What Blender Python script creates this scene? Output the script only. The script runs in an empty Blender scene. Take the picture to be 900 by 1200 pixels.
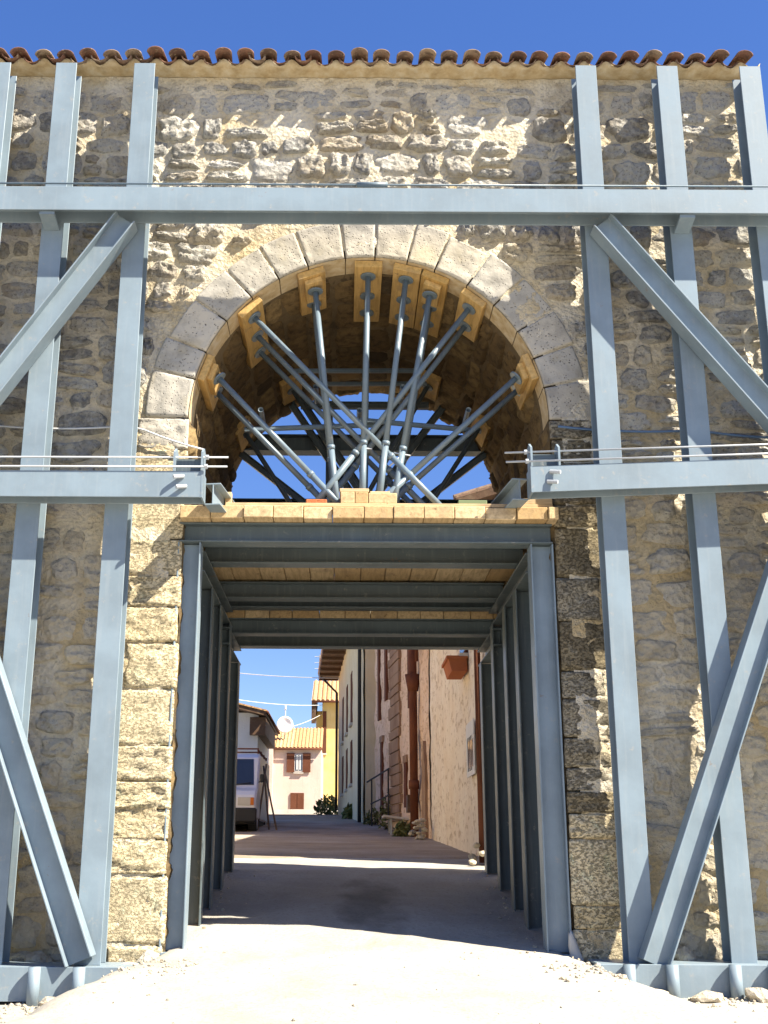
import bpy, math, random
import numpy as np
from mathutils import Vector, Matrix, noise
R = math.radians
rnd = random.Random(7)
scene = bpy.context.scene
col = scene.collection

# ---------------------------------------------------------------- camera
cam_d = bpy.data.cameras.new('camera'); cam = bpy.data.objects.new('camera', cam_d); col.objects.link(cam)
cam_d.sensor_fit = 'VERTICAL'; cam_d.sensor_height = 24.0; cam_d.lens = 24.0 * 1348.0 / 1200.0
cam_d.shift_x = 45.0 / 1200.0
cam_d.clip_start = 0.05; cam_d.clip_end = 3000
cam.matrix_world = Matrix.Translation((0, -10, .85)) @ Matrix.Rotation(R(90 + 16.4), 4, 'X') @ Matrix.Rotation(R(0.3), 4, 'Z')
scene.camera = cam
scene.render.resolution_x = 768; scene.render.resolution_y = 1024

# ---------------------------------------------------------------- sky, sun, exposure
SUN = Vector((2.0, -1.05, 2.45)).normalized()            # towards the sun
elev = math.asin(SUN.z); az = math.atan2(SUN.x, SUN.y)   # clockwise from +Y
w = bpy.data.worlds.new('World'); scene.world = w; w.use_nodes = True
nt = w.node_tree; nt.nodes.clear()
sky = nt.nodes.new('ShaderNodeTexSky'); sky.sky_type = 'NISHITA'; sky.sun_disc = False
sky.sun_elevation = elev; sky.sun_rotation = az
sky.altitude = 1200; sky.air_density = 1.0; sky.dust_density = 0.3; sky.ozone_density = 4.5
hs = nt.nodes.new('ShaderNodeHueSaturation'); hs.inputs['Saturation'].default_value = 1.55; hs.inputs['Hue'].default_value = 0.522
bg = nt.nodes.new('ShaderNodeBackground'); bg.inputs['Strength'].default_value = 0.118
wo = nt.nodes.new('ShaderNodeOutputWorld')
gm = nt.nodes.new('ShaderNodeGamma'); gm.inputs['Gamma'].default_value = 0.60
nt.links.new(sky.outputs[0], gm.inputs['Color']); nt.links.new(gm.outputs[0], hs.inputs['Color']); nt.links.new(hs.outputs[0], bg.inputs['Color']); nt.links.new(bg.outputs[0], wo.inputs['Surface'])
sun_d = bpy.data.lights.new('sun', 'SUN'); sun_d.energy = 5.0; sun_d.angle = R(0.5); sun_d.color = (1.0, 0.93, 0.80)
sun = bpy.data.objects.new('sun', sun_d); col.objects.link(sun)
sun.rotation_euler = (-SUN).to_track_quat('-Z', 'Y').to_euler(); sun.location = SUN * 60
vs = scene.view_settings; vs.view_transform = 'Standard'; vs.look = 'None'; vs.gamma = 1.0; vs.use_curve_mapping = False
vs.exposure = 1.65
scene.render.engine = 'CYCLES'

# ---------------------------------------------------------------- material helpers
class G:
    def __init__(s, name):
        s.m = bpy.data.materials.new(name); s.m.use_nodes = True; s.t = s.m.node_tree
        s.b = s.t.nodes['Principled BSDF']; s.pos = s.t.nodes.new('ShaderNodeNewGeometry')
    def n(s, t): return s.t.nodes.new(t)
    def l(s, a, b): s.t.links.new(a, b)
    def put(s, sock, v):
        if isinstance(v, bpy.types.NodeSocket): s.l(v, sock)
        else:
            if isinstance(v, (tuple, list)) and len(v) == 3 and sock.type == 'RGBA': v = (*v, 1)
            sock.default_value = v
    def noise(s, scale, detail=4, rough=.55, vec=None, dist=0, stretch=None):
        x = s.n('ShaderNodeTexNoise'); x.inputs['Scale'].default_value = scale; x.inputs['Detail'].default_value = detail
        x.inputs['Roughness'].default_value = rough; x.inputs['Distortion'].default_value = dist
        v = vec or s.pos.outputs['Position']
        if stretch:
            mp = s.n('ShaderNodeMapping'); mp.inputs['Scale'].default_value = stretch; s.l(v, mp.inputs['Vector']); v = mp.outputs[0]
        s.l(v, x.inputs['Vector']); return x.outputs['Fac']
    def voro(s, scale, feature='F1', rand=1.0):
        x = s.n('ShaderNodeTexVoronoi'); x.feature = feature; x.inputs['Scale'].default_value = scale
        x.inputs['Randomness'].default_value = rand
        s.l(s.pos.outputs['Position'], x.inputs['Vector']); return x.outputs['Distance']
    def ramp(s, f, stops):
        x = s.n('ShaderNodeValToRGB'); e = x.color_ramp.elements
        while len(e) < len(stops): e.new(.5)
        for i, (p, c) in enumerate(stops):
            e[i].position = p; e[i].color = (*c, 1) if isinstance(c, (tuple, list)) else (c, c, c, 1)
        s.l(f, x.inputs[0]); return x.outputs[0]
    def mix(s, f, a, b, mode='MIX'):
        x = s.n('ShaderNodeMix'); x.data_type = 'RGBA'; x.blend_type = mode
        s.put(x.inputs['Factor'], f); s.put(x.inputs['A'], a); s.put(x.inputs['B'], b); return x.outputs['Result']
    def math(s, op, a, b=0.0, c=None, clamp=False):
        x = s.n('ShaderNodeMath'); x.operation = op; x.use_clamp = clamp
        s.put(x.inputs[0], a); s.put(x.inputs[1], b)
        if c is not None: s.put(x.inputs[2], c)
        return x.outputs[0]
    def xyz(s):
        x = s.n('ShaderNodeSeparateXYZ'); s.l(s.pos.outputs['Position'], x.inputs[0]); return x.outputs
    def rand(s):
        o = s.n('ShaderNodeObjectInfo'); a = s.math('ADD', o.outputs['Random'], s.pos.outputs['Random Per Island'])
        return s.math('FRACT', a)
    def bump(s, h, strength=.5, dist=.02, normal=None):
        x = s.n('ShaderNodeBump'); x.inputs['Strength'].default_value = strength; x.inputs['Distance'].default_value = dist
        s.l(h, x.inputs['Height'])
        if normal: s.l(normal, x.inputs['Normal'])
        return x.outputs[0]
    def done(s, colour, rough=.85, normal=None, metal=0, spec=.3):
        s.put(s.b.inputs['Base Color'], colour); s.put(s.b.inputs['Roughness'], rough)
        s.b.inputs['Metallic'].default_value = metal; s.b.inputs['Specular IOR Level'].default_value = spec
        if normal: s.l(normal, s.b.inputs['Normal'])
        return s.m

M = {}
def mat_steel(name, base, rough=.42):
    g = G(name); n1 = g.noise(2.2, 5, .6); n2 = g.noise(60, 3); st = g.noise(3, 4, .6, stretch=(9, 9, .6))
    c = g.mix(g.ramp(n1, [(.35, 0.0), (.7, 1.0)]), base, tuple(x * .74 for x in base))
    c = g.mix(g.ramp(st, [(.52, 0.0), (.74, .16)]), c, (.37, .38, .37))
    c = g.mix(g.ramp(g.noise(11, 7, .72), [(.60, 0.0), (.70, .55)]), c, (.34, .315, .27))
    c = g.mix(g.ramp(g.noise(5, 7, .75), [(.665, 0.0), (.70, .5)]), c, (.20, .12, .07))
    return g.done(c, g.ramp(n1, [(.3, rough - .08), (.7, rough + .12)]), g.bump(g.math('ADD', n2, g.math('MULTIPLY', n1, .7)), .12, .004), 0, .45)
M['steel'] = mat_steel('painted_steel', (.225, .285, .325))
M['steel_shade'] = mat_steel('painted_steel_shade', (.105, .135, .145))  # same paint as the facade steel, with shade darkened into its colour
M['tube'] = mat_steel('prop_steel', (.155, .205, .24), .35)
M['zinc'] = mat_steel('zinc', (.45, .47, .48), .3)

def mat_rubble():
    g = G('rubble_stone'); r = g.rand(); x = g.xyz()
    c = g.ramp(r, [(0, (.18, .17, .155)), (.18, (.31, .295, .265)), (.42, (.45, .425, .375)), (.66, (.58, .54, .455)), (.84, (.51, .43, .31)), (1, (.34, .31, .265))])
    n = g.noise(9, 7, .65); c = g.mix(g.ramp(n, [(.38, 0.0), (.62, .75)]), c, (.52, .495, .43))
    p = g.noise(34, 6, .7); c = g.mix(g.ramp(p, [(.55, 0.0), (.63, .8)]), c, (.17, .155, .135))
    c = g.mix(g.ramp(g.noise(1.1, 4), [(.48, 0.0), (.68, .55)]), c, (.36, .27, .155))
    c = g.mix(g.ramp(g.noise(16, 4), [(.58, 0.0), (.66, .6)]), c, (.52, .46, .34))
    lw = g.math('MULTIPLY', g.math('SUBTRACT', 4.6, x[2]), .5, clamp=True)
    c = g.mix(g.math('MULTIPLY', lw, g.ramp(g.noise(1.7, 5, .6), [(.38, .25), (.58, .85)])), c, g.mix(g.noise(6, 5), (.60, .50, .345), (.78, .68, .50)))
    h = g.math('ADD', g.math('MULTIPLY', n, 1.0), g.math('MULTIPLY', p, .5)); h = g.math('ADD', h, g.math('MULTIPLY', g.voro(17), .9)); h2 = g.noise(110, 3)
    return g.done(c, .92, g.bump(g.math('ADD', h, g.math('MULTIPLY', h2, .3)), 1.0, .045), 0, .15)
M['rubble'] = mat_rubble()

def mat_mortar():
    g = G('lime_mortar'); n = g.noise(1.3, 5, .6); f = g.noise(22, 7, .68); d = g.noise(5, 6, .65)
    c = g.ramp(n, [(.30, (.50, .39, .22)), (.43, (.62, .52, .35)), (.55, (.71, .63, .48)), (.72, (.69, .63, .51))])
    c = g.mix(g.ramp(d, [(.5, 0.0), (.68, .55)]), c, (.34, .275, .18))
    c = g.mix(g.ramp(f, [(.56, 0.0), (.66, .5)]), c, (.26, .22, .165))
    c = g.mix(g.ramp(g.noise(7, 5), [(.55, 0.0), (.66, .75)]), c, (.62, .56, .43))
    z_ = g.xyz()[2]; lw = g.math('MULTIPLY', g.math('SUBTRACT', 5.2, z_), .4, clamp=True)
    c = g.mix(g.math('MULTIPLY', lw, g.ramp(g.noise(.9, 4), [(.47, 0.0), (.60, .75)])), c, g.mix(d, (.50, .34, .14), (.58, .44, .23)))
    h = g.math('ADD', g.math('MULTIPLY', d, 1.2), g.math('MULTIPLY', f, .7)); h = g.math('ADD', h, g.math('MULTIPLY', g.voro(24), .45))
    return g.done(c, .95, g.bump(g.math('ADD', h, g.math('MULTIPLY', g.noise(90, 3), .3)), 1.0, .045), 0, .1)
M['mortar'] = mat_mortar()

def mat_tufa(name, cols, dark):
    g = G(name); r = g.rand(); c = g.ramp(r, [(0, cols[0]), (.5, cols[1]), (1, cols[2])])
    pit = g.noise(34, 7, .75, stretch=(1, 1, 1.6)); big = g.noise(3.2, 5, .6)
    c = g.mix(g.ramp(pit, [(.52, 0.0), (.64, .6)]), c, tuple(v * .48 for v in cols[1]))
    c = g.mix(g.ramp(big, [(.46, 0.0), (.64, dark)]), c, (.10, .085, .062))
    c = g.mix(g.ramp(g.noise(8, 5), [(.57, 0.0), (.68, .6)]), c, tuple(min(.7, v * 1.35) for v in cols[2]))
    h = g.math('SUBTRACT', g.math('MULTIPLY', big, 1.0), g.math('MULTIPLY', g.ramp(pit, [(.5, 0.0), (.62, 1.0)]), .5))
    return g.done(c, .95, g.bump(g.math('ADD', h, g.math('MULTIPLY', g.noise(80, 4), .25)), 1.0, .026), 0, .1)
M['tufa'] = mat_tufa('tufa_pale', [(.60, .48, .28), (.66, .55, .35), (.62, .52, .34)], .08)
M['tufa_dark'] = mat_tufa('tufa_brown', [(.24, .195, .12), (.33, .27, .17), (.28, .25, .19)], .6)  # browner tufa with darker blotches, for the right jamb

def mat_travertine():
    g = G('travertine'); r = g.rand(); c = g.ramp(r, [(0, (.35, .325, .28)), (.35, (.44, .41, .35)), (.7, (.40, .365, .30)), (1, (.52, .47, .38))])
    pit = g.math('MULTIPLY', g.ramp(g.math('ADD', g.voro(40), g.math('MULTIPLY', g.noise(30, 4), .35)), [(.28, 1.0), (.46, 0.0)]), g.ramp(g.noise(9, 4), [(.38, 0.0), (.52, 1.0)])); c = g.mix(g.math('MULTIPLY', pit, .85), c, (.10, .095, .088))
    c = g.mix(g.ramp(g.noise(4, 5, .6), [(.46, 0.0), (.64, .7)]), c, (.26, .24, .205))
    c = g.mix(g.ramp(g.noise(2.0, 4), [(.56, 0.0), (.70, .6)]), c, (.52, .45, .31))
    h = g.math('SUBTRACT', g.noise(7, 5), g.math('MULTIPLY', pit, .5))
    return g.done(c, .9, g.bump(h, .9, .02), 0, .15)
M['travertine'] = mat_travertine()

def mat_plaster(name, a, b, spots=None):
    g = G(name); n = g.noise(1.3, 6, .62); c = g.mix(g.ramp(n, [(.35, 0.0), (.65, 1.0)]), a, b)
    st = g.noise(2, 5, .6, stretch=(3, 3, .5)); c = g.mix(g.ramp(st, [(.55, 0.0), (.75, .35)]), c, tuple(v * .6 for v in a))
    f = g.noise(18, 5, .65)
    if spots:
        sp = g.noise(7.5, 6, .66, stretch=(1, .5, 1)); c = g.mix(g.ramp(sp, [(.53, 0.0), (.62, .7)]), c, spots)
        f = g.math('ADD', f, g.math('MULTIPLY', sp, 1.2))
    return g.done(c, .93, g.bump(f, .6, .03), 0, .12)
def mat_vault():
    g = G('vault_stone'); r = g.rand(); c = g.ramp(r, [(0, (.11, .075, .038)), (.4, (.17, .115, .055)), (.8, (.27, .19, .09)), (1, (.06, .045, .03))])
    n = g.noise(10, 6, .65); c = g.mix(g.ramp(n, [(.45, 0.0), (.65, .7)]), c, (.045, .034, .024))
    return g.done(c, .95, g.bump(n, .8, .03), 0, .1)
M['vault'] = mat_vault()  # stone colours lowered to paint in the deep shade of the vault
M['vault_shade'] = mat_plaster('shade_dark_mortar', (.13, .095, .055), (.20, .15, .085), (.06, .045, .03))  # core mortar darkened in its colour for the shade inside the vault

def mat_wood(name, a, b, axis):
    g = G(name); r = g.rand(); stretch = {'x': (1.2, 14, 14), 'y': (14, 1.2, 14), 'z': (14, 14, 1.2)}[axis]
    n = g.noise(2.4, 6, .65, stretch=stretch, dist=.6); k = g.noise(3.5, 3)
    c = g.mix(g.ramp(r, [(0, 0.0), (1, 1.0)]), a, b)
    c = g.mix(g.ramp(n, [(.42, 0.0), (.66, .6)]), c, tuple(v * .55 for v in a))
    c = g.mix(g.ramp(k, [(.54, 0.0), (.68, .5)]), c, (.25, .18, .11))
    c = g.mix(g.ramp(g.noise(11, 5, .6), [(.64, 0.0), (.70, .7)]), c, (.13, .075, .035))
    return g.done(c, .7, g.bump(n, .35, .01), 0, .25)
M['wood'] = mat_wood('sawn_timber', (.46, .30, .135), (.66, .50, .29), 'y')
M['wood_pad'] = mat_wood('pad_timber', (.50, .31, .10), (.60, .40, .16), 'y')
M['wood_x'] = mat_wood('board_timber', (.58, .41, .22), (.62, .47, .28), 'x')
M['wood_brown'] = mat_wood('brown_timber', (.20, .13, .08), (.26, .17, .10), 'z')
M['wood_dark'] = mat_wood('dark_timber', (.10, .055, .03), (.14, .08, .045), 'y')

def mat_tile(name, stops):
    g = G(name); r = g.rand(); c = g.ramp(r, stops); n = g.noise(12, 6, .65)
    c = g.mix(g.ramp(n, [(.46, 0.0), (.62, .75)]), c, (.09, .06, .045))
    c = g.mix(g.ramp(g.noise(25, 4), [(.6, 0.0), (.68, .6)]), c, (.45, .36, .22))
    return g.done(c, .9, g.bump(n, .5, .012), 0, .15)
M['tile'] = mat_tile('old_terracotta', [(0, (.17, .085, .06)), (.3, (.26, .14, .09)), (.6, (.13, .075, .055)), (.8, (.34, .25, .17)), (1, (.21, .125, .085))])
M['tile_new'] = mat_tile('house_terracotta', [(0, (.50, .24, .10)), (.5, (.58, .34, .15)), (1, (.62, .42, .22))])
def mat_bed():
    g = G('eave_mortar'); n = g.noise(9, 6, .65); c = g.ramp(n, [(.3, (.40, .29, .15)), (.5, (.52, .41, .25)), (.7, (.60, .52, .37))])
    return g.done(c, .95, g.bump(n, .7, .02), 0, .1)
M['bed'] = mat_bed()

def mat_ground():
    g = G('concrete_ground'); x = g.xyz(); n = g.noise(.9, 6, .6); f = g.noise(30, 5, .65)
    c = g.ramp(n, [(.3, (.30, .275, .23)), (.5, (.37, .343, .29)), (.68, (.42, .393, .34))])
    c = g.mix(g.ramp(f, [(.52, 0.0), (.68, .5)]), c, (.20, .18, .15))
    c = g.mix(g.ramp(g.noise(4.5, 6, .7), [(.56, 0.0), (.70, .55)]), c, (.42, .40, .36))
    # damp stain in the passage: a shape of its own
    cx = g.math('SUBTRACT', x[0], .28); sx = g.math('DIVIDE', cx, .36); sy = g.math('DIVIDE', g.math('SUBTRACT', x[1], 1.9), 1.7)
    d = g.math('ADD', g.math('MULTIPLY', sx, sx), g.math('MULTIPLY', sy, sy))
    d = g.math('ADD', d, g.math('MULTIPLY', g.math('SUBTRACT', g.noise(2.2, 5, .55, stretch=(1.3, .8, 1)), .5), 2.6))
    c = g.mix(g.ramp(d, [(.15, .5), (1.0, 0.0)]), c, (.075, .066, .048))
    far = g.ramp(g.math('ADD', x[1], g.math('MULTIPLY', g.noise(1.5, 4), 2.0)), [(.0, 0.0), (1, 1.0)])
    h = g.math('ADD', n, g.math('MULTIPLY', f, .35))
    return g.done(c, .93, g.bump(g.math('ADD', h, g.math('MULTIPLY', g.noise(7, 5), .5)), .7, .03), 0, .12)
M['ground'] = mat_ground()
def mat_road():
    g = G('worn_road'); n = g.noise(.7, 6, .62); f = g.noise(24, 6, .7)
    c = g.ramp(n, [(.32, (.26, .20, .14)), (.5, (.36, .29, .215)), (.68, (.44, .37, .29))])
    c = g.mix(g.ramp(f, [(.53, 0.0), (.66, .55)]), c, (.10, .08, .065))
    return g.done(c, .93, g.bump(g.math('ADD', n, g.math('MULTIPLY', f, .5)), .8, .04), 0, .12)
M['road'] = mat_road()
M['wall_a'] = mat_plaster('stone_render', (.76, .63, .47), (.82, .72, .57), (.44, .31, .19))
M['wall_b'] = mat_plaster('pink_stone_render', (.68, .47, .31), (.76, .57, .41), (.42, .25, .15))
M['cream'] = mat_plaster('cream_plaster', (.70, .58, .35), (.76, .66, .45))
M['yellow'] = mat_plaster('yellow_plaster', (.62, .45, .15), (.68, .52, .22))
M['pinkwhite'] = mat_plaster('pale_pink_plaster', (.58, .44, .36), (.62, .49, .41))
M['white_p'] = mat_plaster('white_plaster', (.66, .63, .58), (.72, .69, .64))
M['quoin'] = mat_plaster('brown_quoin_stone', (.25, .15, .09), (.34, .22, .14))
M['rust'] = mat_plaster('rusty_metal', (.12, .045, .028), (.17, .065, .035))
M['pot'] = mat_plaster('terracotta_box', (.38, .12, .05), (.44, .16, .07))
M['shutter'] = mat_plaster('brown_shutter', (.11, .04, .022), (.14, .055, .03))
M['roadedge'] = mat_plaster('pale_kerb_stone', (.50, .46, .40), (.58, .54, .47))
def simple(name, c, rough=.5, metal=0, spec=.4, spread=.12):
    g = G(name); n = g.noise(6, 5, .6); cc = g.mix(n, tuple(v * (1 - spread) for v in c), tuple(min(1, v * (1 + spread)) for v in c))
    return g.done(cc, rough, g.bump(g.noise(40, 3), .08, .004), metal, spec)
M['glass'] = simple('dark_glass', (.03, .04, .06), .08, 0, .6)
M['van'] = simple('white_car_paint', (.66, .66, .68), .3, 0, .5, .04)
M['black'] = simple('black_rubber', (.025, .025, .026), .7)
M['lamp'] = simple('lamp_lens', (.52, .50, .46), .12, 0, .7)
M['amber'] = simple('amber_lens', (.55, .16, .03), .2)
M['cable'] = simple('cable_grey', (.30, .32, .34), .6)
M['cable_w'] = simple('cable_white', (.60, .60, .58), .6)
M['curtain'] = simple('pale_curtain', (.55, .55, .52), .9)
M['dish'] = simple('white_dish', (.78, .78, .76), .4)
M['foam'] = simple('pale_foam', (.46, .44, .40), .9)
def mat_leaf():
    g = G('leaf'); c = g.ramp(g.rand(), [(0, (.08, .10, .025)), (.6, (.14, .15, .045)), (1, (.22, .20, .07))]); return g.done(c, .75, None, 0, .2)
M['leaf'] = mat_leaf()

# ---------------------------------------------------------------- object helpers
class MB:
    def __init__(s): s.v = []; s.f = []
    def add(s, vs, fs):
        o = len(s.v); s.v += [tuple(v) for v in vs]; s.f += [tuple(i + o for i in f) for f in fs]; return s
    def box(s, a, b, rot=None):
        x0, y0, z0 = a; x1, y1, z1 = b
        return s.add([(x0, y0, z0), (x1, y0, z0), (x1, y1, z0), (x0, y1, z0), (x0, y0, z1), (x1, y0, z1), (x1, y1, z1), (x0, y1, z1)],
              [(0, 3, 2, 1), (4, 5, 6, 7), (0, 1, 5, 4), (1, 2, 6, 5), (2, 3, 7, 6), (3, 0, 4, 7)])
    def prism(s, pts, d):          # closed polygon (3d points) extruded by vector d
        n = len(pts); a = [Vector(p) for p in pts]; b = [p + Vector(d) for p in a]
        nrm = sum(((a[i] - a[0]).cross(a[(i + 1) % n] - a[0]) for i in range(1, n)), Vector())
        fl = nrm.dot(Vector(d)) > 0
        fs = [tuple(range(n)), tuple(range(2 * n - 1, n - 1, -1))] + [(i, n + i, n + (i + 1) % n, (i + 1) % n) for i in range(n)]
        if fl: fs = [tuple(reversed(f)) for f in fs]
        return s.add(a + b, fs)
    def ibeam(s, p0, p1, wd, h, b, tf=.014, tw=.010):
        p0 = Vector(p0); p1 = Vector(p1); ax = (p1 - p0).normalized(); wv = Vector(wd); wv = (wv - ax * wv.dot(ax)).normalized(); u = ax.cross(wv)
        pr = [(-b/2, -h/2), (b/2, -h/2), (b/2, -h/2 + tf), (tw/2, -h/2 + tf), (tw/2, h/2 - tf), (b/2, h/2 - tf), (b/2, h/2), (-b/2, h/2), (-b/2, h/2 - tf), (-tw/2, h/2 - tf), (-tw/2, -h/2 + tf), (-b/2, -h/2 + tf)]
        return s.prism([p0 + u * x + wv * y for x, y in pr], p1 - p0)
    def tube(s, pts, r, n=10, cap=True, hollow=0):
        pts = [Vector(p) for p in pts]; rs = r if isinstance(r, (list, tuple)) else [r] * len(pts); rings = []
        t0 = (pts[1] - pts[0]).normalized(); up = Vector((0, 0, 1)) if abs(t0.z) < .9 else Vector((1, 0, 0)); u = t0.cross(up).normalized()
        vs = []; fs = []
        for i, p in enumerate(pts):
            t = (pts[min(i + 1, len(pts) - 1)] - pts[max(i - 1, 0)]).normalized(); u = (u - t * u.dot(t)).normalized(); v = t.cross(u)
            vs += [p + (u * math.cos(2 * math.pi * k / n) + v * math.sin(2 * math.pi * k / n)) * rs[i] for k in range(n)]
        for i in range(len(pts) - 1):
            for k in range(n): a = i * n + k; b = i * n + (k + 1) % n; fs.append((a, b, b + n, a + n))
        if cap:
            if hollow:
                for i, sgn in ((0, -1), (len(pts) - 1, 1)):
                    o = len(vs); vs += [pts[i] + (Vector(vs[i * n + k]) - pts[i]) * hollow for k in range(n)]
                    q = len(vs); dirn = (pts[1] - pts[0]).normalized() * (-sgn) * .12
                    vs += [Vector(vs[o + k]) + dirn for k in range(n)]
                    for k in range(n):
                        k2 = (k + 1) % n
                        fs.append((i * n + k, i * n + k2, o + k2, o + k)); fs.append((o + k, o + k2, q + k2, q + k))
                    fs.append(tuple(range(q, q + n)))
            else: fs.append(tuple(range(n - 1, -1, -1))); fs.append(tuple(range((len(pts) - 1) * n, len(pts) * n)))
        return s.add(vs, fs)
    def build(s, name, m, parent=None, smooth=False, bevel=0):
        me = bpy.data.meshes.new(name); me.from_pydata(s.v, [], s.f); me.update()
        return link(name, me, m, parent, smooth, bevel)
def link(name, me, m, parent=None, smooth=False, bevel=0):
    if m and not me.materials: me.materials.append(M[m] if isinstance(m, str) else m)
    if smooth: me.polygons.foreach_set('use_smooth', [True] * len(me.polygons))
    o = bpy.data.objects.new(name, me); col.objects.link(o)
    if parent: o.parent = parent; o.matrix_parent_inverse = parent.matrix_basis.inverted()
    if bevel:
        b = o.modifiers.new('bevel', 'BEVEL'); b.width = bevel; b.segments = 1; b.limit_method = 'ANGLE'; b.angle_limit = R(40)
    return o
def tag(o, label, cat, group=None):
    o['label'] = label; o['category'] = cat
    if group: o['group'] = group
    return o
def thing(name, label, cat, loc=(0, 0, 0), group=None):
    o = bpy.data.objects.new(name, None); o.empty_display_size = .2; col.objects.link(o); o.location = loc
    o.matrix_basis = Matrix.Translation(loc); return tag(o, label, cat, group)
def box(name, a, b, m, parent=None, bevel=0): return MB().box(a, b).build(name, m, parent, False, bevel)

def gz(y):   # height of the road / ramp along the axis
    P = [(-60, -3.6), (-10, -.68), (-2.4, -.15), (-.6, .03), (0, .075), (4.0, .63), (5.4, .645), (7, .74), (15.6, 1.05), (21, 1.28), (26, 1.62), (40, 2.2), (58, 2.85), (75, 3.1), (600, 3.2)]
    return float(np.interp(y, [p[0] for p in P], [p[1] for p in P]))

# ---------------------------------------------------------------- ground
def ground_z(x, y):
    z = gz(y)
    if y < .3:
        hw = 1.66 + max(0, -y) * .30; d = abs(x - .2) - hw; d += noise.noise((x * 1.7, y * 1.7, 3)) * .12
        k = min(1, max(0, (d + .15) / .5)); k = k * k * (3 - 2 * k)
        side = -.265 + .07 * (x > 0) + .03 * min(0, y + .4) - .02 + .05*max(0,-y-3)*0
        side = min(side, z)
        z = z * (1 - k) + side * k
    near = max(0, 1 - abs(y) / 25)
    z += near * (noise.noise((x * .8, y * .8, 0)) * .02 + noise.fractal((x * 4, y * 4, 5), 1, 2, 4) * .006)
    return z
def sheet(name, xs, ys, zf, m, smooth=True):
    vs = [(x, y, zf(x, y)) for y in ys for x in xs]; n = len(xs)
    fs = [(j * n + i, j * n + i + 1, (j + 1) * n + i + 1, (j + 1) * n + i) for j in range(len(ys) - 1) for i in range(n - 1)]
    o = MB().add(vs, fs).build(name, m, None, smooth); o['kind'] = 'structure'; return o
gx = [-800, -300, -100, -40, -20, -10] + list(np.arange(-6, 6.01, .075)) + [10, 20, 40, 100, 300, 800]
gy = [-800, -200, -60, -30, -18, -12, -9, -7, -5] + list(np.arange(-4, 5.2, .075)) + [5.4, 6, 7, 8.5, 10, 12, 15.6, 18, 21, 26, 33, 40, 50, 58, 75, 120, 300, 900]
sheet('ground', gx, gy, ground_z, 'ground')
rx = list(np.arange(-5.5, 4.6, .25)); ry = list(np.arange(6.9, 8, .2)) + list(np.arange(8, 30, .5)) + list(np.arange(30, 64, 2))
sheet('road', rx, ry, lambda x, y: gz(y) + (.012 if y > 7.0 else -.03) + max(0, 1 - y / 25) * (noise.noise((x * .8, y * .8, 0)) * .02) + noise.noise((x * 1.1, y * 1.1, 9)) * .012 + .006, 'road')

# ---------------------------------------------------------------- gatehouse
CX, CZ, RI, RO_ = .21, 4.69, 1.67, 2.09
XL, XR, ZB, ZT, TH, TH2 = -7.0, 4.14, -.6, 8.42, 3.4, .75
JL, JR = CX - RI, CX + RI
gate = thing('stone_gatehouse', 'old rubble stone gate wall with round arch and tiled coping', 'gate')
def arch_z(x):
    d = RI * RI - (x - CX) ** 2; return CZ + math.sqrt(max(0, d))
def core():
    mb = MB(); g = .05
    # piers, spandrel and upper wall, standing behind the mortar skin
    mb.box((XL, g, ZB), (JL, TH, 6.9)); mb.box((JR, g, ZB), (XR, TH, 6.9)); mb.box((XL, g, 6.902), (XR, TH2, ZT))
    n = 40; a = [math.pi - math.pi * i / n for i in range(n + 1)]
    p = [(CX + RI * math.cos(t), CZ + RI * math.sin(t)) for t in a]
    pts = [(JL + .001, g, 6.901)] + [(x, g, z) for x, z in p] + [(JR - .001, g, 6.901)]
    vs = []; fs = []
    for y in (g, TH):
        for x, z in p: vs += [(x, y, z), (x, y, 6.9)]
    k = 2 * (n + 1)
    for i in range(n):
        j = 2 * i
        fs += [(j, j + 2, j + 3, j + 1), (k + j, k + j + 1, k + j + 3, k + j + 2), (j, k + j, k + j + 2, j + 2), (j + 1, j + 3, k + j + 3, k + j + 1)]
    mb.add(vs, fs); return mb
core().build('wall_core', 'vault_shade', gate)

# mortar skin: relief of its own
def in_open(x, z, m=0.0):
    if z < CZ: return abs(x - CX) < RI + m
    return (x - CX) ** 2 + (z - CZ) ** 2 < (RI + m) ** 2
def mortar_y(x, z):
    k = noise.fractal((x * 2.6, 1.3, z * 2.6), 1, 2, 5) * .018 + noise.noise((x * 9, 4, z * 11)) * .009 + noise.noise((x * 21, 7, z * 23)) * .005
    return -.012 - k
def skin():
    st = .035; xs = np.arange(-4.2, XR + .001, st); zs = np.arange(-.5, ZT, st); n = len(xs)
    vs = [(x, mortar_y(x, z), z) for z in zs for x in xs]; fs = []
    for j in range(len(zs) - 1):
        for i in range(n - 1):
            if in_open(xs[i] + st / 2, zs[j] + st / 2, .10): continue
            fs.append((j * n + i, j * n + i + 1, (j + 1) * n + i + 1, (j + 1) * n + i))
    mb = MB().add(vs, fs)
    # right-hand return closing the skin to the core
    return mb
skin().build('mortar_face', 'mortar', gate, True)
box('left_flank', (XL, -.02, ZB), (-4.2, .05, ZT), 'mortar', gate)

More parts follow.
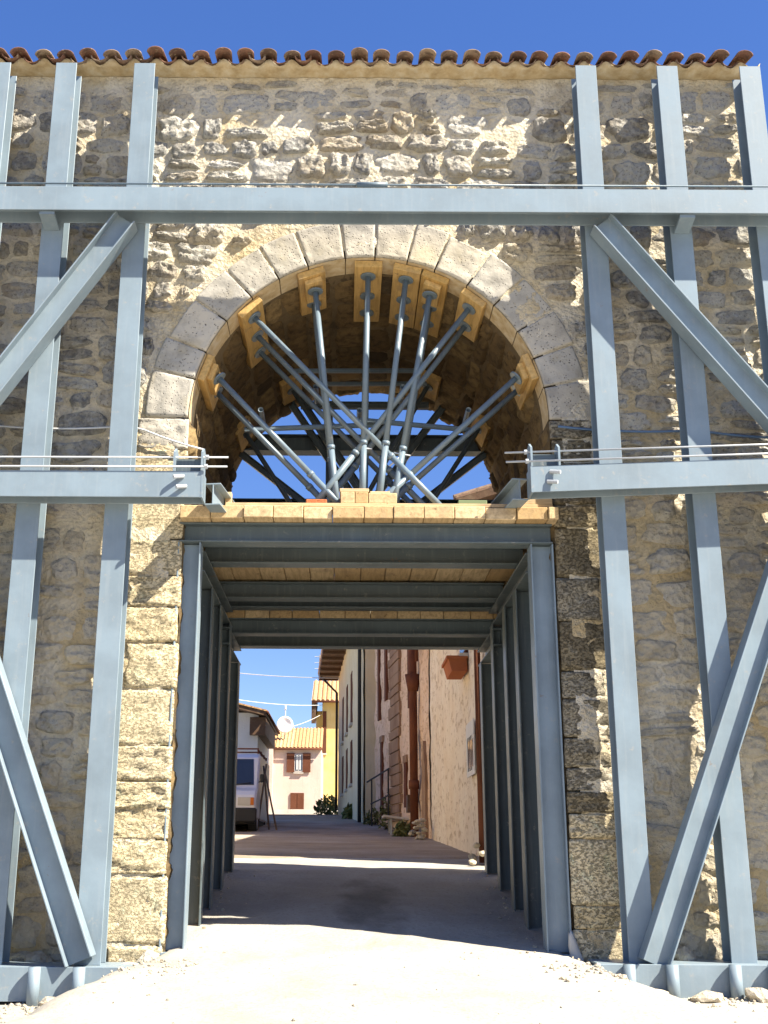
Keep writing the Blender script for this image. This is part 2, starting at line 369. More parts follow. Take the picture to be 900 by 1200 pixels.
def stone_grid(nx, nz, seed, power, flat, rough, outline, crisp=1.0, drop=1.35):
    rr = random.Random(seed); vs = []; off = rr.uniform(0, 99)
    for j in range(nz):
        for i in range(nx):
            a = -1 + 2 * i / (nx - 1); b = -1 + 2 * j / (nz - 1)
            a = math.copysign(1 - (1 - abs(a)) ** crisp, a); b = math.copysign(1 - (1 - abs(b)) ** crisp, b)
            m = max(abs(a), abs(b), 1e-4); l = max(1.0, (abs(a / m) ** power + abs(b / m) ** power) ** (1 / power))
            x, z = a / l, b / l; r = m
            k = 1 + outline * noise.noise((x / max(r, .05) * 1.3 + off, z / max(r, .05) * 1.3, 2.1)) * r
            e = max(0, (r - flat) / (1 - flat)); h = 1 - e * e * drop
            h += rough * (noise.fractal((x * 1.8 + off, z * 1.8, off), 1, 2, 4) * .6 + noise.noise((x * 5 + off, z * 5, 8)) * .30 + noise.noise((x * 9 + off, z * 9, 3)) * .18) * (1 - e ** 4)
            vs.append((x * k, -h, z * k))
    fs = [(j * nx + i, j * nx + i + 1, (j + 1) * nx + i + 1, (j + 1) * nx + i) for j in range(nz - 1) for i in range(nx - 1)]
    return vs, fs
variants = []
for k in range(36):
    v, f = stone_grid(15, 13, k, rnd.choice([3.0, 3.6, 4.5, 6]), rnd.uniform(.6, .82), rnd.uniform(.7, 1.1), .34)
    me = bpy.data.meshes.new('rubble_stone'); me.from_pydata(v, [], f); me.materials.append(M['rubble']); me.polygons.foreach_set('use_smooth', [True] * len(f)); variants.append((me, np.array(v), f))
def blocked(x, z):
    if z < CZ: return -2.02 + .04 < x < 2.36 and not (z > 6)
    return (x - CX) ** 2 + (z - CZ) ** 2 < (RO_ + .01) ** 2
spots = []
z = -.34
while z < 8.26:
    hh = rnd.uniform(.15, .29)
    if z + hh > 8.34: hh = 8.34 - z
    x = -3.95 + rnd.uniform(0, .2)
    while x < XR - .1:
        ww = rnd.uniform(.19, .48)
        if rnd.random() < .16: ww *= 1.35
        x1 = min(x + ww, XR - .01); zc = z + hh / 2 + .05 * math.sin(x * 1.7 + z); cxx = (x + x1) / 2
        parts = [(cxx, zc, (x1 - x) / 2, hh / 2)]
        if hh > .21 and rnd.random() < .28: parts = [(cxx, zc - hh / 4, (x1 - x) / 2, hh / 4), (cxx + rnd.uniform(-.04, .04), zc + hh / 4, (x1 - x) / 2 * .9, hh / 4)]
        for (cx_, cz_, sx, sz) in parts:
            gap = rnd.uniform(.012, .034); sx -= gap; sz -= gap * .8
            if sx < .035 or sz < .03: continue
            if rnd.random() < .06: continue
            for t in range(5):
                if any(blocked(cx_ + a * sx * .9, cz_ + b * sz * .9) for a in (-1, 0, 1) for b in (-1, 1)):
                    if t == 4: sx = 0; break
                    sx *= .7; cx_ += (.3 * sx if cx_ > CX else -.3 * sx) * 1.2; sz *= .9
                else: break
            if sx < .04: continue
            spots.append((cx_, cz_, sx, sz))
        x = x1
    z += hh
rows = []
for (cx_, cz_, sx, sz) in spots:
    proud = rnd.uniform(.026, .056)
    if cz_ > 6.6: proud *= 1.25 if -1.9 < cx_ < 2.2 and cz_<8 else .9
    if cz_ < 4.2: proud *= .95
    if cz_ < 2.2 and cx_ > 1.8: proud *= .8
    if cz_ > 7.95: proud *= .6
    rows.append((cx_, cz_, sx * 1.05, sz * 1.06, proud, rnd.uniform(-.12, .12), rnd.randrange(len(variants)), rnd.random() < .5, rnd.random() < .5))
rows.sort(key=lambda r: -r[2] * r[3] * (1 if -3.5 < r[0] < 3.9 else .3))
jv = []; jf = []
for i, (cx_, cz_, sx, sz, pr, rot, k, fx, fz) in enumerate(rows):
    me, va, f = variants[k]
    mt = Matrix.Translation((cx_, -.004, cz_)) @ Matrix.Rotation(rot, 4, 'Y') @ Matrix.Diagonal((sx * (-1 if fx else 1), pr, sz * (-1 if fz else 1), 1))
    flip = fx != fz
    if i < 300:
        o = bpy.data.objects.new('rubble_stone', me); col.objects.link(o); o.parent = gate; o.matrix_basis = mt
    else:
        A = np.array(mt); q = va @ A[:3, :3].T + A[:3, 3]; o0 = len(jv); jv += q.tolist()
        jf += [tuple(t + o0 for t in (reversed(p) if flip else p)) for p in f]
rest = MB().add(jv, jf).build('small_rubble_stones', 'rubble', gate, True); rest['kind'] = 'stuff'

def block(name, m, parent, mapf, nx=12, nz=10, power=9, flat=.80, rough=.3, proud=.05, outline=.05, seed=0):
    v, f = stone_grid(nx, nz, seed, power, flat, rough, outline, 1.7, .75)
    pts = [mapf(x, zz, -y * proud) for x, y, zz in v]
    return MB().add(pts, f).build(name, m, parent, True)
# arch ring
edges = [0.0]; 
while edges[-1] < math.pi - .12: edges.append(edges[-1] + rnd.uniform(.165, .245))
edges = [e * math.pi / edges[-1] for e in edges]
for i in range(len(edges) - 1):
    a0, a1 = edges[i] + .0035, edges[i + 1] - .0035; ro = RO_ + rnd.uniform(-.05, .035); ri = RI + .004
    pd = rnd.uniform(.026, .042)
    def mp(x, zz, h, a0=a0, a1=a1, ro=ro, ri=ri):
        a = (a0 + a1) / 2 + (a1 - a0) / 2 * zz; r = (ri + ro) / 2 + (ro - ri) / 2 * x
        # x,z order keeps the face turned to the street
        return (CX + r * math.cos(a), -h + .006, CZ + r * math.sin(a))
    o = block('voussoir', 'travertine', gate, mp, proud=pd, seed=200 + i, rough=.42, outline=.016, flat=.94, power=50, nx=20, nz=14)
    # inner face of the ring
    vs = []
    for yy in (-pd * .45, .30):
        for t in range(5):
            a = a0 + (a1 - a0) * t / 4; vs.append((CX + (ri - .006) * math.cos(a), yy, CZ + (ri - .006) * math.sin(a)))
    MB().add(vs, [(t, t + 5, t + 6, t + 1) for t in range(4)]).build('soffit_stone', 'bed', gate)
# jambs
def jamb(x0, x1, m, seed, top):
    zz = -.35; i = 0
    while zz < top - .05:
        hh = rnd.choice([rnd.uniform(.18, .3), rnd.uniform(.3, .6)]); 
        if zz + hh > top - .15: hh = top - zz
        za, zb = zz + .003, zz + hh - .003; xa, xb = x0, x1
        if x0 < 0: xa += rnd.uniform(-.12, .10); xb += rnd.uniform(-.012, .01)
        else: xb += rnd.uniform(-.06, .10); xa += rnd.uniform(-.01, .012)
        mm = m(zz) if callable(m) else m
        block('jamb_stone', mm, gate, lambda x, q, h, xa=xa, xb=xb, za=za, zb=zb: ((xa + xb) / 2 + x * (xb - xa) / 2, -h + .008, (za + zb) / 2 + q * (zb - za) / 2), nx=22, nz=20, proud=rnd.uniform(.026, .042), seed=seed + i, rough=.9, outline=.03, flat=.88, power=22)
        zz += hh; i += 1
jamb(-1.98, JL - .004, lambda z: 'tufa' if z < 4.2 else 'travertine', 300, CZ)
jamb(JR + .004, 2.32, lambda z: 'tufa_dark' if z > 1.15 else 'tufa', 340, CZ)
# reveals of the passage (faced with stones) and vault stones
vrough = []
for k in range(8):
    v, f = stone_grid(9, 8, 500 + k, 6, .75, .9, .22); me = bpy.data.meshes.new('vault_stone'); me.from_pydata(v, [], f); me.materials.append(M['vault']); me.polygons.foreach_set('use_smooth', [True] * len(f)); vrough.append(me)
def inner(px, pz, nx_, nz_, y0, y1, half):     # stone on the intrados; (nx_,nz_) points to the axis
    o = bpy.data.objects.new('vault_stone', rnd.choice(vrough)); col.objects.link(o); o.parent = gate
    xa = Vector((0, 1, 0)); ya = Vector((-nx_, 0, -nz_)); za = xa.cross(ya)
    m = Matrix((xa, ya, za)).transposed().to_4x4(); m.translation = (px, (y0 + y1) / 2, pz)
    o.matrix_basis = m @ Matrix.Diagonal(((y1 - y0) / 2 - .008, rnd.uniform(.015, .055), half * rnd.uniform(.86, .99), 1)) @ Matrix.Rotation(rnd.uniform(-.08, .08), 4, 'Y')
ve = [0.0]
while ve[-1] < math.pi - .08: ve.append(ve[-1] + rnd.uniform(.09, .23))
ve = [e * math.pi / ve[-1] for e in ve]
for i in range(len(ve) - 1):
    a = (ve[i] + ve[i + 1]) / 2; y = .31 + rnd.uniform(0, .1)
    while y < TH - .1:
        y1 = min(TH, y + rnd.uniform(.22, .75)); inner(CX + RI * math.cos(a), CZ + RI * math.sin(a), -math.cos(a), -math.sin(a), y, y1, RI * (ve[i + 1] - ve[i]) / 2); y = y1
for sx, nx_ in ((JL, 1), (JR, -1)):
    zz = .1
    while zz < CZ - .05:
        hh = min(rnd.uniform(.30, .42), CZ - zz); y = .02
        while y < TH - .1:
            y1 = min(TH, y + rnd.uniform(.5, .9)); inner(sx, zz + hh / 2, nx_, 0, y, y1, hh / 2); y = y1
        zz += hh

# eaves: bed, channel tiles, cover tiles
per = .2255; x0t = -4.4; nt_ = int((XR + .02 - x0t) / per)
def half_tile(r0, r1, L, t, up, n=8):
    vs = []; fs = []
    for yy, r in ((0, r0), (L, r1)):
        for q in (r, r - t):
            for k in range(n + 1):
                a = math.pi * k / n; vs.append((q * math.cos(a), yy, (q * math.sin(a) * .66) * (1 if up else -1)))
    m = n + 1
    for k in range(n):
        fs += [(k, k + 1, 2 * m + k + 1, 2 * m + k), (m + k + 1, m + k, 3 * m + k, 3 * m + k + 1), (k + 1, k, m + k, m + k + 1), (2 * m + k, 2 * m + k + 1, 3 * m + k + 1, 3 * m + k)]
    fs += [(0, 2 * m, 3 * m, m), (n, m + n, 3 * m + n, 2 * m + n)]
    if not up: fs = [tuple(reversed(f)) for f in fs]
    me = bpy.data.meshes.new('tile'); me.from_pydata(vs, [], fs); me.materials.append(M['tile']); me.polygons.foreach_set('use_smooth', [True] * len(fs)); return me
cover = half_tile(.086, .070, .5, .015, True); chan = half_tile(.086, .074, .5, .015, False)
SL = R(17)
for i in range(nt_ + 1):
    x = x0t + i * per
    for row in range(2):
        for me, nm, dx, dy, dz in ((cover, 'cover_tile', 0, -.285, .028), (chan, 'channel_tile', per / 2, -.235, .034)):
            if nm == 'channel_tile' and i == nt_: continue
            o = bpy.data.objects.new(nm, me); col.objects.link(o); o.parent = gate
            o.matrix_basis = Matrix.Translation((x + dx + rnd.uniform(-.012, .012), dy + rnd.uniform(-.03, .025) + row * .40, 8.43 + dz + rnd.uniform(-.012, .012) + row * .135)) @ Matrix.Rotation(SL + rnd.uniform(-.03, .03), 4, 'X') @ Matrix.Rotation(rnd.uniform(-.05, .05), 4, 'Z') @ Matrix.Rotation(rnd.uniform(-.06, .06), 4, 'Y')
mb = MB(); st = per / 8; vs = []; fs = []
xs = np.arange(-4.6, XR, st)
for x in xs:
    ph = math.cos((x - x0t) / per * 2 * math.pi); nz_ = noise.noise((x * 6, 1, 1)) * .012
    vs += [(x, .06, 8.392), (x, -.045 + nz_, 8.398 + nz_), (x, -.14 + nz_, 8.413 + .012 * ph), (x, -.205 + nz_ * 2, 8.425 + .04 * ph), (x, .30, 8.58 + .03 * ph), (x, .72, 8.62), (x, .72, 8.40)]
k = 7
for i in range(len(xs) - 1):
    for j in range(k - 1): fs.append((i * k + j, i * k + j + 1, (i + 1) * k + j + 1, (i + 1) * k + j))
fs.append(tuple(range((len(xs) - 1) * k, len(xs) * k)))
MB().add(vs, fs).build('eave_bed', 'bed', gate, True)

# ---------------------------------------------------------------- steel frame on the facade
fr = thing('steel_facade_frame', 'blue grey steel bracing frame of posts and beams bolted against the stone wall', 'steel frame', (0, -.3, -.02))
def ib(name, p0, p1, wd, h, b, parent, m='steel', tf=.014, tw=.010): return MB().ibeam(p0, p1, wd, h, b, tf, tw).build(name, m, parent, False, .003)
for x in (-3.42, -2.77, -2.0, 2.34, 3.14, 3.955): ib('post', (x, -.27, -.02), (x, -.27, 8.28), (0, 1, 0), .22, .205, fr)
tb = ib('cross_beam', (-6, -.502, 6.62), (4.6, -.502, 6.62), (0, 1, 0), .24, .245, fr)
for x in (-2.77, 3.14): MB().prism([(x - .07, -.6, 6.496), (x + .07, -.6, 6.496), (x + .07, -.385, 6.45), (x - .07, -.385, 6.45)], (0, 0, -.03)).build('bracket_plate', 'steel', fr)
bl = ib('tie_beam', (-6, -.49, 3.86), (-1.235, -.49, 3.86), (0, 1, 0), .216, .235, fr)
br = ib('tie_beam', (1.60, -.49, 3.92), (4.9, -.49, 4.06), (0, 1, 0), .216, .235, fr)
for beam, s, x, z in ((bl, 1, -1.235, 3.86), (br, -1, 1.60, 3.92)):
    for dx in (0, .24): MB().prism([(x - s * dx, -.58, z + .117), (x - s * dx, -.40, z + .117), (x - s * dx, -.40, z + .33), (x - s * dx, -.49, z + .36), (x - s * dx, -.58, z + .30)], (-s * .018, 0, 0)).build('rod_plate', 'steel', beam)
    MB().box((min(x - s * .02, x - s * .235), -.53, z + .125), (max(x - s * .02, x - s * .235), -.52, z + .25)).build('spacer_block', 'steel_shade', beam)
    MB().box((x - .008 if s > 0 else x - .008, -.600, z - .119), (x + .008, -.38, z + .119)).build('end_plate', 'steel', beam)
    for q in (.04, .13):
        MB().tube([(x - s * (.12 + q * .3), -.60, z - .06 + q), (x - s * (.20 + q * .3), -.65, z - .08 + q)], .018, 8).build('bolt', 'zinc', beam)
    ib('return_strut', (x + s * .07, -.38, z - .02), (x + s * .20, .62, z - .03), (0, 0, 1), .2, .14, fr, 'steel')
def brace(a, b, hh=.215): ib('brace', (a[0], -.485, a[1]), (b[0], -.485, b[1]), (0, 0, 1) if abs(b[0]-a[0]) > 1e-3 else (1, 0, 0), hh, .18, fr)
brace((-2.10, 6.42), (-3.75, 3.74 + 0.0)) if False else brace((-2.05, 6.47), (-3.62, 4.02))
brace((2.36, 6.46), (4.15, 4.05))
brace((-2.03, .02), (-3.55, 3.72))
brace((2.40, .02), (3.99, 3.86))
def base_beam(name_x0, x1, z, point):
    x0 = name_x0
    if point > 0: pts = [(x0, -.52, z), (x1 - .35, -.52, z), (x1, -.52, z - .05), (x1 - .30, -.52, z - .25), (x0, -.52, z - .25)]
    else: pts = [(x0, -.52, z - .05), (x0 + .18, -.52, z), (x1, -.52, z), (x1, -.52, z - .25), (x0 + .22, -.52, z - .25)]
    bb = MB().prism(pts, (0, .02, 0)).build('base_beam', 'steel', fr, False, .003)
    MB().box((x0 + (.2 if point < 0 else 0), -.50, z - .016), (x1 - (.35 if point > 0 else 0), -.08, z - .001)).build('base_flange', 'steel', bb)
    return bb
bbl = base_beam(-6, -1.20, -.02, 1); bbr = base_beam(1.78, 5.0, .02, -1)
for bb, xs_, z in ((bbl, (-3.6, -2.9, -2.36, -2.02), -.02), (bbr, (2.19, 2.52, 3.0, 3.30, 3.9), .02)):
    for x in xs_: MB().tube([(x, -.57, z - .30), (x, -.57, z + .004)], .048, 12).build('stiffener', 'steel', bb, True)

# tie rods
def rod(pts, label, r=.011, m='zinc', turn=None):
    o = thing('tie_rod', label, 'tie rod', pts[0], 'steel tie rods across the facade'); MB().tube(pts, r, 8).build('bar', m, o, True)
    if turn: MB().tube(turn, .026, 8).build('turnbuckle', m, o, True)
    for p, q in ((pts[0], pts[1]), (pts[-1], pts[-2])):
        d = (Vector(q) - Vector(p)).normalized(); a = Vector(p) + d * .17; MB().tube([a, a + d * .025], .022, 6).build('nut', m, o)
rod([(-6, -.47, 6.865), (4.7, -.47, 6.875)], 'long thin tie rod with turnbuckle just above the top cross beam', .009, 'tube', [(.09, -.47, 6.87), (.38, -.47, 6.87)])
for dz, dy, wd in ((.10, -.55, 'upper'), (-.005, -.61, 'lower')):
    rod([(-6, dy, 4.015 + dz - .01), (-1.02, dy, 4.02 + dz)], f'{wd} of the two thin rods above the left tie beam', .009)
    rod([(1.38, dy, 4.075 + dz), (4.9, dy, 4.215 + dz)], f'{wd} of the two thin rods above the right tie beam', .009)

# ---------------------------------------------------------------- portal frame in the passage
pf = thing('steel_portal_frame', 'shade-darkened blue grey steel portal lining the passage under the arch', 'steel frame', (CX, .1, .1))
PL, PR = -1.40, 1.762
def post(x, y, z1, dx=0): ib('post', (x, y, gz(y) - .03), (x, y, z1), (1, 0, 0), .205, .2, pf, 'steel_shade' if y > .3 else 'steel')  # posts further in take the steel colour with shade painted in
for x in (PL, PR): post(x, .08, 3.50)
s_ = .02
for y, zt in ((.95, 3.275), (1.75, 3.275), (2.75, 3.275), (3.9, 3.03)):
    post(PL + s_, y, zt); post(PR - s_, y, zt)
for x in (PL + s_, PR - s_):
    ib('side_rail', (x, .19, 3.375), (x, 2.95, 3.375), (0, 0, 1), .19, .2, pf, 'steel_shade'); ib('side_rail', (x, 2.6, 3.13), (x, 4.15, 3.13), (0, 0, 1), .19, .2, pf, 'steel_shade')
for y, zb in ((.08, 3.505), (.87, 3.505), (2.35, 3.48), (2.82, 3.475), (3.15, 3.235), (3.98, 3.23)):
    ib('lintel_beam', (PL - .1 if y < .3 else PL + .03, y, zb + .09), (PR + .1 if y < .3 else PR - .03, y, zb + .09), (0, 0, 1), .18, .2, pf, 'steel_shade')
for x in (PL, PR): box('foot_plate', (x - .13, -.05, gz(0) - .045), (x + .13, .21, gz(0) - .028), 'steel', pf)

# ---------------------------------------------------------------- timber deck
deck = thing('timber_deck', 'deck of thick pale timbers laid on the steel lintels under the arch', 'timber deck', (CX, 0, 3.69))
x = JL - .02; i = 0
while x < JR - .05:
    ww = rnd.uniform(.25, .30); x1 = min(x + ww, JR + .02); zo = 3.688
    t = rnd.uniform(.105, .118)
    box('plank', (x + .003, -.16 + rnd.uniform(-.03, .03), zo), (x1 - .003, 2.95, zo + t), 'wood', deck, .006); x = x1; i += 1
x = JL + .02
while x < JR - .1:
    x1 = min(x + rnd.uniform(.26, .33), JR - .02); box('plank', (x + .003, 3.05, 3.416), (x1 - .003, 4.2, 3.525), 'wood', deck, .006); x = x1
box('top_board', (-1.08, -.11, 3.81), (1.86, .06, 3.845), 'wood_x', deck, .003)
box('top_board', (-1.42, -.07, 3.81), (-1.14, .3, 3.83), 'wood_x', deck, .003)
box('top_board', (1.56, -.1, 3.848), (1.86, .3, 3.90), 'wood_x', deck, .004)
stk = thing('timber_block_stack', 'small stack of pale timber blocks on the middle of the deck', 'timber blocks', (.19, .05, 3.85))
for (a, b, z0, z1) in ((-.045, .08, 3.847, 3.955), (.085, .20, 3.847, 3.955), (.205, .46, 3.847, 3.945)): box('block', (a, -.10, z0), (b, .35, z1), 'wood', stk, .005)
box('block', (-.055, -.09, 3.957), (.21, .32, 3.99), 'wood_x', stk, .004); box('block', (.22, -.07, 3.947), (.40, .3, 3.97), 'wood_x', stk, .004)
tag(box('timber_offcut', (-1.10, .02, 3.85), (-1.04, .09, 3.985), 'wood_x', None, .004), 'short upright timber wedge at the left end of the deck', 'offcut')
tag(box('brick_offcut', (-.36, -.03, 3.848), (-.17, .08, 3.905), 'pot', None, .006), 'reddish brick fragment lying left of the block stack', 'brick')
tag(box('green_batten', (1.02, -.04, 3.847), (1.28, .05, 3.90), simple('green_painted_wood', (.16, .20, .10), .8), None, .005), 'green painted batten lying right of the block stack', 'batten')

# ---------------------------------------------------------------- props and pads under the vault
def on_vault(a, r): return Vector((CX + r * math.cos(R(a)), 0, CZ + r * math.sin(R(a))))
stations = [  # angle, foot x, rows, words
    (161, .05, 2, 'far left, lowest'), (134.5, .97, 3, 'left haunch, crossing right'), (110, -.07, 2, 'left of the crown'), (90, .15, 3, 'at the crown'),
    (76.5, .29, 3, 'first right of the crown'), (66.5, .42, 3, 'second right of the crown'), (51.5, -.37, 2, 'right haunch, crossing left'), (20, .17, 2, 'far right, lowest')]
rown = ['front row', 'second row', 'third row']
def prop(head, foot, y, label, group, pl=True, m='tube', r=.030):
    h = Vector((head.x, y, head.z)); f = Vector((foot, y, 3.81)); o = thing('shoring_prop', label, 'prop', f, group); d = (h - f).normalized()
    L = (h - f).length
    MB().tube([f + d * .02, f + d * (L * .3)], r + .001, 12).build('outer_tube', m, o, True); MB().tube([f + d * (L * .28), h - d * .01], r - .002, 12).build('inner_tube', m, o, True)
    MB().tube([f + d * (L * .285), f + d * (L * .285 + .04)], r + .007, 12).build('collar', m, o, True)
    pn = Vector((f.x * 0 + d.z, 0, -d.x)); c = f + d * (L * .27); pl and MB().tube([c - pn * .08, c + pn * .08], .008, 6).build('pin', 'zinc', o, True)
    MB().tube([h - d * .016, h], [.075, .075], 16).build('head_plate', m, o, False)
    return o
for si, (a, fx, nrow, wd) in enumerate(stations):
    pad = thing('timber_pad', f'ochre timber bearing pad on the vault, {wd.split(",")[0]}', 'timber pad', on_vault(a, RI), 'timber pads on the vault')
    n = Vector((math.cos(R(a)), 0, math.sin(R(a)))); t = Vector((-n.z, 0, n.x)); hw = .135
    y0 = .03; c = on_vault(a, RI - .045)
    p = [c - t * hw - n * .035, c + t * hw - n * .035, c + t * hw + n * .035, c - t * hw + n * .035]
    MB().prism([v + Vector((0, y0, 0)) for v in p], (0, nrow * .42 - .05, 0)).build('board', 'wood_pad', pad, False, .004)
    c2 = c - n * .062 ; hw2 = .085
    p = [c2 - t * hw2 - n * .026, c2 + t * hw2 - n * .026, c2 + t * hw2 + n * .026, c2 - t * hw2 + n * .026]
    if si in (0, 2, 5, 7): MB().prism([v + Vector((0, y0 + .05, 0)) for v in p], (0, .40, 0)).build('packing_board', 'wood_pad', pad, False, .004)
    for k in range(nrow):
        y = .20 + k * .40 + rnd.uniform(-.02, .02); rr = RI - (.155 if si in (0, 2, 5, 7) and k == 0 else .085)
        prop(on_vault(a, rr), fx + rnd.uniform(-.03, .03) * (k > 0), y, f'grey tubular prop in the {rown[k]} under the arch, {wd}', 'props under the vault', pl=(k == 0 and si in (1, 3, 5)))
# deeper rows near the back of the vault, mostly in shade
for k, (a, fx) in enumerate(((150, -.1), (122, .75), (62, -.25), (33, .45))):
    wd = ['lower left', 'upper left', 'upper right', 'lower right'][k]
    prop(on_vault(a, RI - .085), fx, 2.55, f'shaded tubular prop at the back of the vault, {wd}', 'props at the back of the vault', m='steel_shade')
    n = Vector((math.cos(R(a)), 0, math.sin(R(a)))); t = Vector((-n.z, 0, n.x)); c = on_vault(a, RI - .045)
    p = [c - t * .13 - n * .035, c + t * .13 - n * .035, c + t * .13 + n * .035, c - t * .13 + n * .035]
    tag(MB().prism([v + Vector((0, 2.3, 0)) for v in p], (0, .6, 0)).build('timber_pad', 'wood_pad', None, False, .004), f'shaded timber pad at the back of the vault, {wd}', 'timber pad', 'timber pads on the vault')
# scaffold tubes tying the props
def scaf(p, q, label): tag(MB().tube([p, q], .026, 12, True, .8).build('scaffold_tube', 'tube', None, True), label, 'scaffold tube', 'scaffold tubes tying the props')
scaf((-.56, 1.45, 5.80), (.74, 1.45, 5.81), 'level scaffold tube across the upper props, higher of two')
scaf((-.30, 1.95, 5.86), (.90, 1.95, 5.87), 'level scaffold tube just behind and below the higher one')
scaf((-1.00, .66, 4.83), (.28, .62, 4.87), 'level scaffold tube across the left half of the props')
scaf((.12, .56, 4.90), (1.22, .64, 4.83), 'level scaffold tube across the right half of the props')
for i, (x, z, y0, wd) in enumerate(((-.83, 4.96, .45, 'at the lower left'), (-.31, 5.35, .8, 'at the upper left'), (.13, 4.98, .5, 'near the middle'), (.56, 5.27, .6, 'at the upper right'), (1.19, 4.97, .45, 'at the lower right'))):
    scaf((x, y0, z), (x, y0 + .42, z), f'open ended scaffold tube pointing at the viewer {wd}')
# rear steel frame behind the vault
rf = thing('rear_steel_frame', 'shade-darkened steel cross frame seen against the sky behind the arch props', 'steel frame', (CX, 3.2, 3.7))
ib('cross_beam', (-1.5, 3.25, 5.60), (1.92, 3.25, 5.60), (0, 0, 1), .21, .2, rf, 'steel_shade')
ib('upper_beam', (-.55, 3.0, 6.02), (1.0, 3.0, 6.02), (0, 0, 1), .08, .08, rf, 'steel_shade')
ib('lower_beam', (-1.4, 3.2, 4.82), (1.85, 3.2, 4.82), (0, 0, 1), .10, .2, rf, 'steel_shade')
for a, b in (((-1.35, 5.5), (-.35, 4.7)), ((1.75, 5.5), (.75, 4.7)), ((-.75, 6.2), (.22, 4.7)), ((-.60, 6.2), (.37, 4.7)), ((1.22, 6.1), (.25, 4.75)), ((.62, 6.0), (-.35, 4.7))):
    ib('diagonal', (a[0], 3.1, a[1]), (b[0], 3.1, b[1]), (0, 0, 1), .085, .06, rf, 'steel_shade')
ib('king_post', (-.2, 3.05, 4.6), (-.2, 3.05, 6.1), (1, 0, 0), .08, .08, rf, 'steel_shade')

# cables on the wall
def sag(p, q, s, n=10): return [Vector(p).lerp(Vector(q), i / n) - Vector((0, 0, s * 4 * (i / n) * (1 - i / n))) for i in range(n + 1)]
def cable(pts, r, m, label): tag(MB().tube(pts, r, 6).build('cable', m, None, True), label, 'cable')
cable(sag((-3.6, -.09, 4.62), (-2.0, -.09, 4.58), .05) + sag((-1.98, -.09, 4.60), (-1.30, -.07, 4.36), .02, 5)[1:], .009, 'cable_w', 'thin pale cable sagging across the left stonework')
cable(sag((1.95, -.08, 4.60), (3.2, -.08, 4.57), .03) + sag((3.22, -.08, 4.57), (4.1, -.08, 4.50), .02)[1:], .011, simple('cable_blue', (.10, .17, .28), .6), 'thin blue cable running over the right stonework')
# rubble at the feet
rock_me = []
for k in range(6):
    import bmesh
    bm = bmesh.new(); bmesh.ops.create_icosphere(bm, subdivisions=2, radius=1)
    for v in bm.verts: v.co *= 1 + noise.fractal(v.co * 1.1 + Vector((k * 9, 0, 0)), 1, 2, 3) * .35
    me = bpy.data.meshes.new('rock'); bm.to_mesh(me); bm.free(); me.materials.append(M['rubble']); rock_me.append(me)
rocks = [(-1.55, -.22, .0, .13, .09, 'pale irregular rock leaning at the foot of the left jamb'), (-1.72, -.2, -.08, .12, .07, 'flat pale rock beside the left jamb'), (-1.30, -.16, -.02, .09, .06, 'small rock next to the left portal post'),
         (-2.15, -.62, -.27, .16, .05, 'flat broken stone in front of the left base beam'), (-1.72, -.6, -.25, .10, .04, 'small broken stone near the pointed left base beam end'),
         (2.38, -.62, -.20, .14, .06, 'broken stone between the first two right stiffeners'), (2.75, -.64, -.20, .17, .05, 'long broken stone between the middle right stiffeners'), (3.15, -.66, -.2, .17, .07, 'broken stone at the right end of the right base beam'), (1.95, -.6, -.18, .07, .04, 'small stone by the right base beam tip'),
         (-3.0, -.05, .0, .14, .10, 'grey rock in the shaded foot of the left wall'), (-2.45, -.06, -.02, .13, .08, 'rounded rock at the wall foot left of the inner post'), (2.75, -.05, .04, .16, .09, 'grey rock at the wall foot behind the right brace')]
for i, (x, y, z, s, h, lb) in enumerate(rocks):
    o = bpy.data.objects.new('rock', rock_me[i % 6]); col.objects.link(o); o.location = (x, y, z); o.scale = (s, s * .7, h); o.rotation_euler = (rnd.uniform(-.3, .3), rnd.uniform(-.3, .3), rnd.uniform(0, 6)); tag(o, lb, 'rock', 'loose stones at the wall foot')
mb = MB(); n = 9; vs = []; fs = []
for j in range(10):
    t = j / 9; 
    for i in range(n):
        a = 2 * math.pi * i / n; r = (.018 + .075 * (1 - t)) * (1 + .5 * noise.noise((math.cos(a) * 1.4, math.sin(a) * 1.4, j * .35)))
        vs.append((1.91 + r * math.cos(a) - .06 * t, -.05 + r * .5 * math.sin(a), -.14 + .36 * t + .02 * math.sin(i * 2.1)))
for j in range(9):
    for i in range(n): fs.append((j * n + i, j * n + (i + 1) % n, (j + 1) * n + (i + 1) % n, (j + 1) * n + i))
fs.append(tuple(range(9 * n, 10 * n)))
tag(MB().add(vs, fs).build('foam_lump', 'foam', None, True), 'pale crumpled foam lump at the foot of the right portal post', 'foam')

